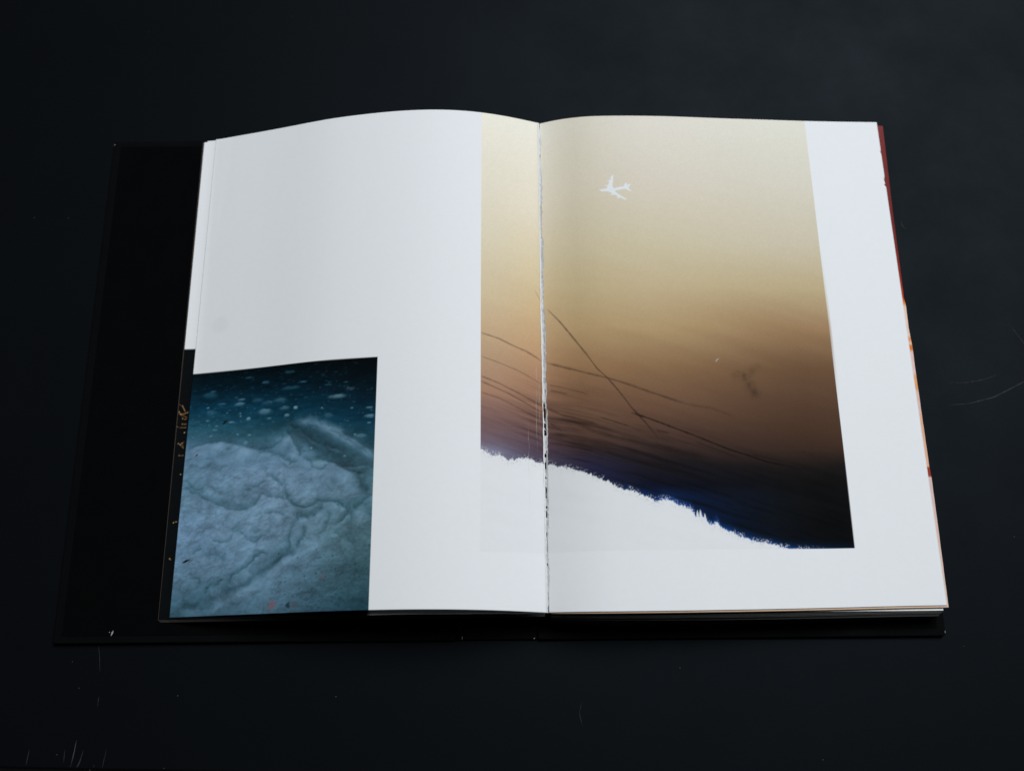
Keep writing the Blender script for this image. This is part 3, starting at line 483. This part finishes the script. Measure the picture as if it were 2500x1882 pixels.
def gapL(x, k):
    g = np.interp(x, [-206, -196, -180, -150, -100, -50, -15, 5], [.24, .30, .6, 1.9, 5.4, 7.2, 4.6, 1.0])
    return g * (1 + .62 * (k - 1)) if k > 1 else g
def dyL(x, k):
    return np.interp(x, [-206, -190, -150, -86, -40, -10, 5], [1.0, 1.2, 1.7, 2.1, 1.8, 1.0, .4]) + .35 * (k - 1)

# first sheet under the page: wider, white above and a black print below with gold twigs
xl0 = -204.9
x = lines((xl0, -196.5, .28), (-196.5, -176, .6), (-176, 5.5, 2.0)); vs2 = np.linspace(0, 1, 591)
xx, vv = np.meshgrid(x, vs2)
def zL1(x): return np.maximum(zL(np.maximum(x, -206)) - gapL(x, 1), 3.45)
X = xx + .6 * vv * sstep(-190, -204, xx); Y = yL(xx) - dyL(xx, 1) + (H - .4 + dyL(xx, 1) * .75) * vv; Z = zL1(xx)
X = X + .9 * sstep(-203, -204.9, xx) * sstep(.9955, 1, vv); Y = Y - .9 * sstep(-202.4, -203.2, xx) * sstep(.996, 1, vv)   # bumped corner
K = np.broadcast_to(WHITE, X.shape + (3,)).copy()
blk = sstep(-.12, .12, D['L2yblack'] - Y) * sstep(-.2, .2, -87.6 - X)
ink = np.broadcast_to(srgb((12, 15, 17)), X.shape + (3,)) * (1 + .3 * (fbm(X / 3, Y / 5, 171, 3) - .5))[..., None]
r = np.random.default_rng(3)
ink = ink.copy()
for i, t in enumerate(D['twig']):
    d, u = seg_dist(X, Y, t); m = (r.uniform(.35, .8) * (.35 + .9 * vnoise(X / .5, Y / .5, 9)) * np.exp(-(d / (.15 if i != 1 else .3)) ** 2))[..., None]
    ink = ink * (1 - m) + srgb((206, 158, 96) if i % 3 else (196, 128, 74)) * m
    m = (.8 * np.exp(-(((X - t[0][0]) ** 2 + (Y - t[0][1]) ** 2) / .05)))[..., None]; ink = ink * (1 - m) + srgb((232, 205, 150)) * m
K = K * (1 - blk[..., None]) + ink * blk[..., None]
s1 = mesh_obj('page', grid_mesh('page', np.stack([X, Y, Z], -1) / 1000, K, skirt=.00016), m_print, book)
s1['label'] = 'sheet sticking out left of the left page, white above, black with golden twigs below'
for k in range(2, 6):
    me = sheet_mesh(-205.3 + .5 * (k - 2) + rng.uniform(-.2, .2), 5.2, lambda x, k=k: np.maximum(zL1(x) - gapL(x, 1) * .3 * (k - 1) - .10, 3.30 + .03 * (6 - k)),
                    lambda x, k=k: yL(x) - dyL(x, k), H - .3, n=40, t=.10 if k < 5 else .04)
    mesh_obj('page', me, m_paper[(2, 1, 2, 1)[k - 2]], book)

# ---- sheets below the right page
NR = 34
zc = 3.3
def frac(k): return 1 - (.028 * k if k <= 3 else .084 + (k - 3) / (NR - 3) * .90)
kk = np.arange(1, NR + 1)
for k in range(2, NR + 1):
    f = frac(k)
    dy = np.interp(f, [0, .25, .55, .72, .80, .90, .95, 1], [6.6, 6.3, 5.8, 5.0, 3.8, 2.2, 1.7, 1.0]) + rng.uniform(-.25, .25)
    xr = np.interp(f, [0, .5, .75, .85, .91, .95, 1], [216.0, 216.2, 217.6, 219, 219.6, 221.6, 222]) + rng.uniform(-.35, .35)
    curl = 1.35 if k == 4 else 0
    if k in (2, 3): dy = .8
    if k == 4: dy = 1.15
    yf = lambda x, dy=dy, curl=curl: yR(x) - dy * np.interp(x, [7, 30, 120, 222], [.55, .75, .9, 1.0]) - curl * sstep(105, 221, x)
    zf = lambda x, f=f: zc + (zR(x) - zc) * f - .0
    me = sheet_mesh(9.0 + rng.uniform(-.4, .5), xr, zf, yf, H - rng.uniform(.1, .6), -3.2 - rng.uniform(0, .8), n=26, t=.13)
    mi = 0 if k == 4 else 1 if k < 4 else int(rng.choice([1, 1, 1, 1, 2, 3]))
    mesh_obj('page', me, m_paper[mi], book)
# the sheet with the red and peach edge directly under the right page
R2 = np.array(D['R2'])[::-1]
x = lines((8.4, 216, 4), (216, 222.2, .35)); vs2 = np.linspace(0, 1, 591)
xx, vv = np.meshgrid(x, vs2)
Y = yR(xx) - 1.1 * np.interp(xx, [7, 30, 120, 222], [.5, .75, .9, 1.0]) + (H - 1.2) * vv
ex_ = np.interp(Y, R2[:, 1], R2[:, 0]) + np.interp(Y, [10, 100, 140, 200, 310], [-.3, -.35, -.25, .1, .35]) + .1 * (vnoise(Y / 4, Y * 0, 5) - .5)
X = 8.4 + (xx - 8.4) / (222.2 - 8.4) * (ex_ - 8.4)
Z = zc + (zR(xx) - zc) * .985 - .22
stops = [(13, (224, 194, 178)), (84, (222, 192, 186)), (85, (150, 60, 48)), (89.5, (158, 62, 48)), (90.5, (226, 178, 150)), (120, (224, 176, 146)), (122, (224, 190, 182)), (134, (226, 188, 170)), (136, (230, 160, 104)), (143, (232, 166, 112)), (145, (228, 196, 190)), (158, (230, 196, 186)), (160, (216, 120, 50)), (162, (222, 130, 64)), (163, (230, 196, 176)), (166, (224, 140, 84)), (168, (234, 200, 184)), (186, (236, 204, 182)), (189, (224, 120, 44)), (192, (184, 66, 30)), (205, (140, 48, 34)), (240, (112, 44, 42)), (310, (124, 58, 56))]
st = np.array([[a, *c] for a, c in stops], float)
col = np.stack([np.interp(Y, st[:, 0], st[:, 1 + i]) for i in range(3)], -1) * (1 + .10 * (fbm(X / 1.2, Y / 2.4, 181, 3) - .5))[..., None]
K = srgb(np.clip(col, 0, 255)) * .98
K = K * sstep(215, 216.5, xx)[..., None] + srgb((224, 192, 162)) * (1 - sstep(215, 216.5, xx))[..., None]
s = mesh_obj('page', grid_mesh('page', np.stack([X, Y, Z], -1) / 1000, K, skirt=.00014), m_print, book)
s['label'] = 'sheet with a red and peach printed edge under the right page'

# ---- torn paper and glue in the gutter
ys = np.linspace(0, 1, 900); us = np.linspace(0, 1, 13)
uu, vv = np.meshgrid(us, ys)
Yg = 11.8 + H * vv
gl = np.interp(Yg, [12, 123, 198, 306], [5.9, 6.0, 5.8, 6.2])
wid = np.interp(Yg, [12, 60, 110, 130, 200, 260, 306], [1.9, 2.3, 2.7, 2.7, 2.5, 2.1, 1.4])
lj = .38 * (fbm(Yg / 5, Yg * 0 + 1, 191, 4, .6) - .5) * 2; rj = .75 * (fbm(Yg / 3.2, Yg * 0 + 7, 195, 4, .6) - .5) * 2
bites = sstep(.55, .8, vnoise(Yg / 9, Yg * 0, 197))
xa = gl + lj * .6; xb = gl + wid + rj * .8 - .5 * bites
X = xa + (xb - xa) * uu
base = np.where(X < 7, zL(np.minimum(X, 6.8)), zR(np.maximum(X, 7.2)))
lip = .22 * np.exp(-((uu - .12) / .12) ** 2) * (.5 + fbm(Yg / 6, Yg * 0, 201, 3)) 
Z = base + .10 + lip - .22 * np.exp(-((uu - .5) / .22) ** 2) + .35 * (fbm(X / .5, Yg / 2.2, 205, 3) - .5) * np.sin(uu * np.pi) + .05
fib = fbm(X / .25, Yg / 3.0, 211, 4, .65); blot = fbm(X / .7, Yg / 1.4, 213, 4, .6)
g = np.interp(uu, [0, .22, .34, 1], [.84, .84, .56, .52]) * (1 + (.8 * (fib - .5) + .7 * (blot - .5)) * sstep(.2, .4, uu))
top = sstep(240, 290, Yg); g = g + top * .15 * sstep(.3, .5, uu)
K = np.stack([g * .985, g, g * 1.01], -1).clip(.05, .85)
keep = np.ones((899, 12), bool)
ym = .5 * (Yg[:-1, :-1] + Yg[1:, 1:]); um = .5 * (uu[:-1, :-1] + uu[1:, 1:])
for a, b in D['holes']:
    c = (a + b) / 2; hh = (a - b) / 2
    q = ((ym - c) / (hh + .2)) ** 2 + ((um - .42 + .12 * (vnoise(ym / 2, ym * 0, 215) - .5)) / .26) ** 2 + .7 * (fbm(ym / .8, um * 5, 217, 2) - .5)
    keep &= q > 1
torn = mesh_obj('torn_gutter', grid_mesh('torn_gutter', np.stack([X, Yg, Z], -1) / 1000, K, keep=keep), m_print, book)
torn['label'] = 'ragged torn paper and old glue along the gutter'
# dark block of glued sheet backs below the tear
m_glue, nt, p = new_mat('dark old glue'); p.inputs['Base Color'].default_value = (.012, .010, .008, 1); p.inputs['Roughness'].default_value = .6
bump(nt, p, noise_node(nt, 300, 4, .6, obj_coord(nt)).outputs['Fac'], .6, .001)
mesh_obj('glued_spine', box_mesh('glued_spine', .0056, .0088, .0120, .3040, .0023, .0170, .0004), m_glue, book)
# loose binding threads
m_thread, nt, p = new_mat('linen thread')
n = noise_node(nt, 2500, 2, .6, obj_coord(nt)); r_ = nt.nodes.new('ShaderNodeValToRGB')
r_.color_ramp.elements[0].color = (.35, .34, .31, 1); r_.color_ramp.elements[1].color = (.75, .74, .70, 1)
nt.links.new(n.outputs['Fac'], r_.inputs['Fac']); nt.links.new(r_.outputs['Color'], p.inputs['Base Color']); p.inputs['Roughness'].default_value = .8
def tube(name, pts, rad, mat, parent):
    bm = bmesh.new(); rings = []
    pts = [Vector(q) / 1000 for q in pts]
    for i, q in enumerate(pts):
        t = (pts[min(i + 1, len(pts) - 1)] - pts[max(i - 1, 0)]).normalized(); a = t.orthogonal().normalized(); b = t.cross(a)
        rings.append([bm.verts.new(q + (a * math.cos(j * math.pi / 3) + b * math.sin(j * math.pi / 3)) * rad / 1000) for j in range(6)])
    for r0, r1 in zip(rings, rings[1:]):
        for j in range(6): bm.faces.new((r0[j], r0[(j + 1) % 6], r1[(j + 1) % 6], r1[j]))
    bm.faces.new(rings[0][::-1]); bm.faces.new(rings[-1])
    me = bpy.data.meshes.new(name); bm.to_mesh(me); bm.free(); mesh_obj(name, me, mat, parent)
def gz(x): return float(zR(np.array([max(x, 7.2)]))[0]) + .35
for y0, kind in ((46, 'loop'), (33, 'line'), (67, 'line'), (60, 'line'), (143, 'line'), (249, 'line')):
    if kind == 'loop': pts = [(7.2 + .55 * math.cos(a), y0 + 1.0 * math.sin(a), gz(7.8) - .1) for a in np.linspace(0, 5.6, 14)]
    else: pts = [(6.6 + .22 * i, y0 - .35 * i + .3 * math.sin(i * 1.7 + y0), gz(6.6 + .22 * i) - .15 + .1 * math.sin(i)) for i in range(9)]
    tube('binding_thread', pts, .10, m_thread, torn)
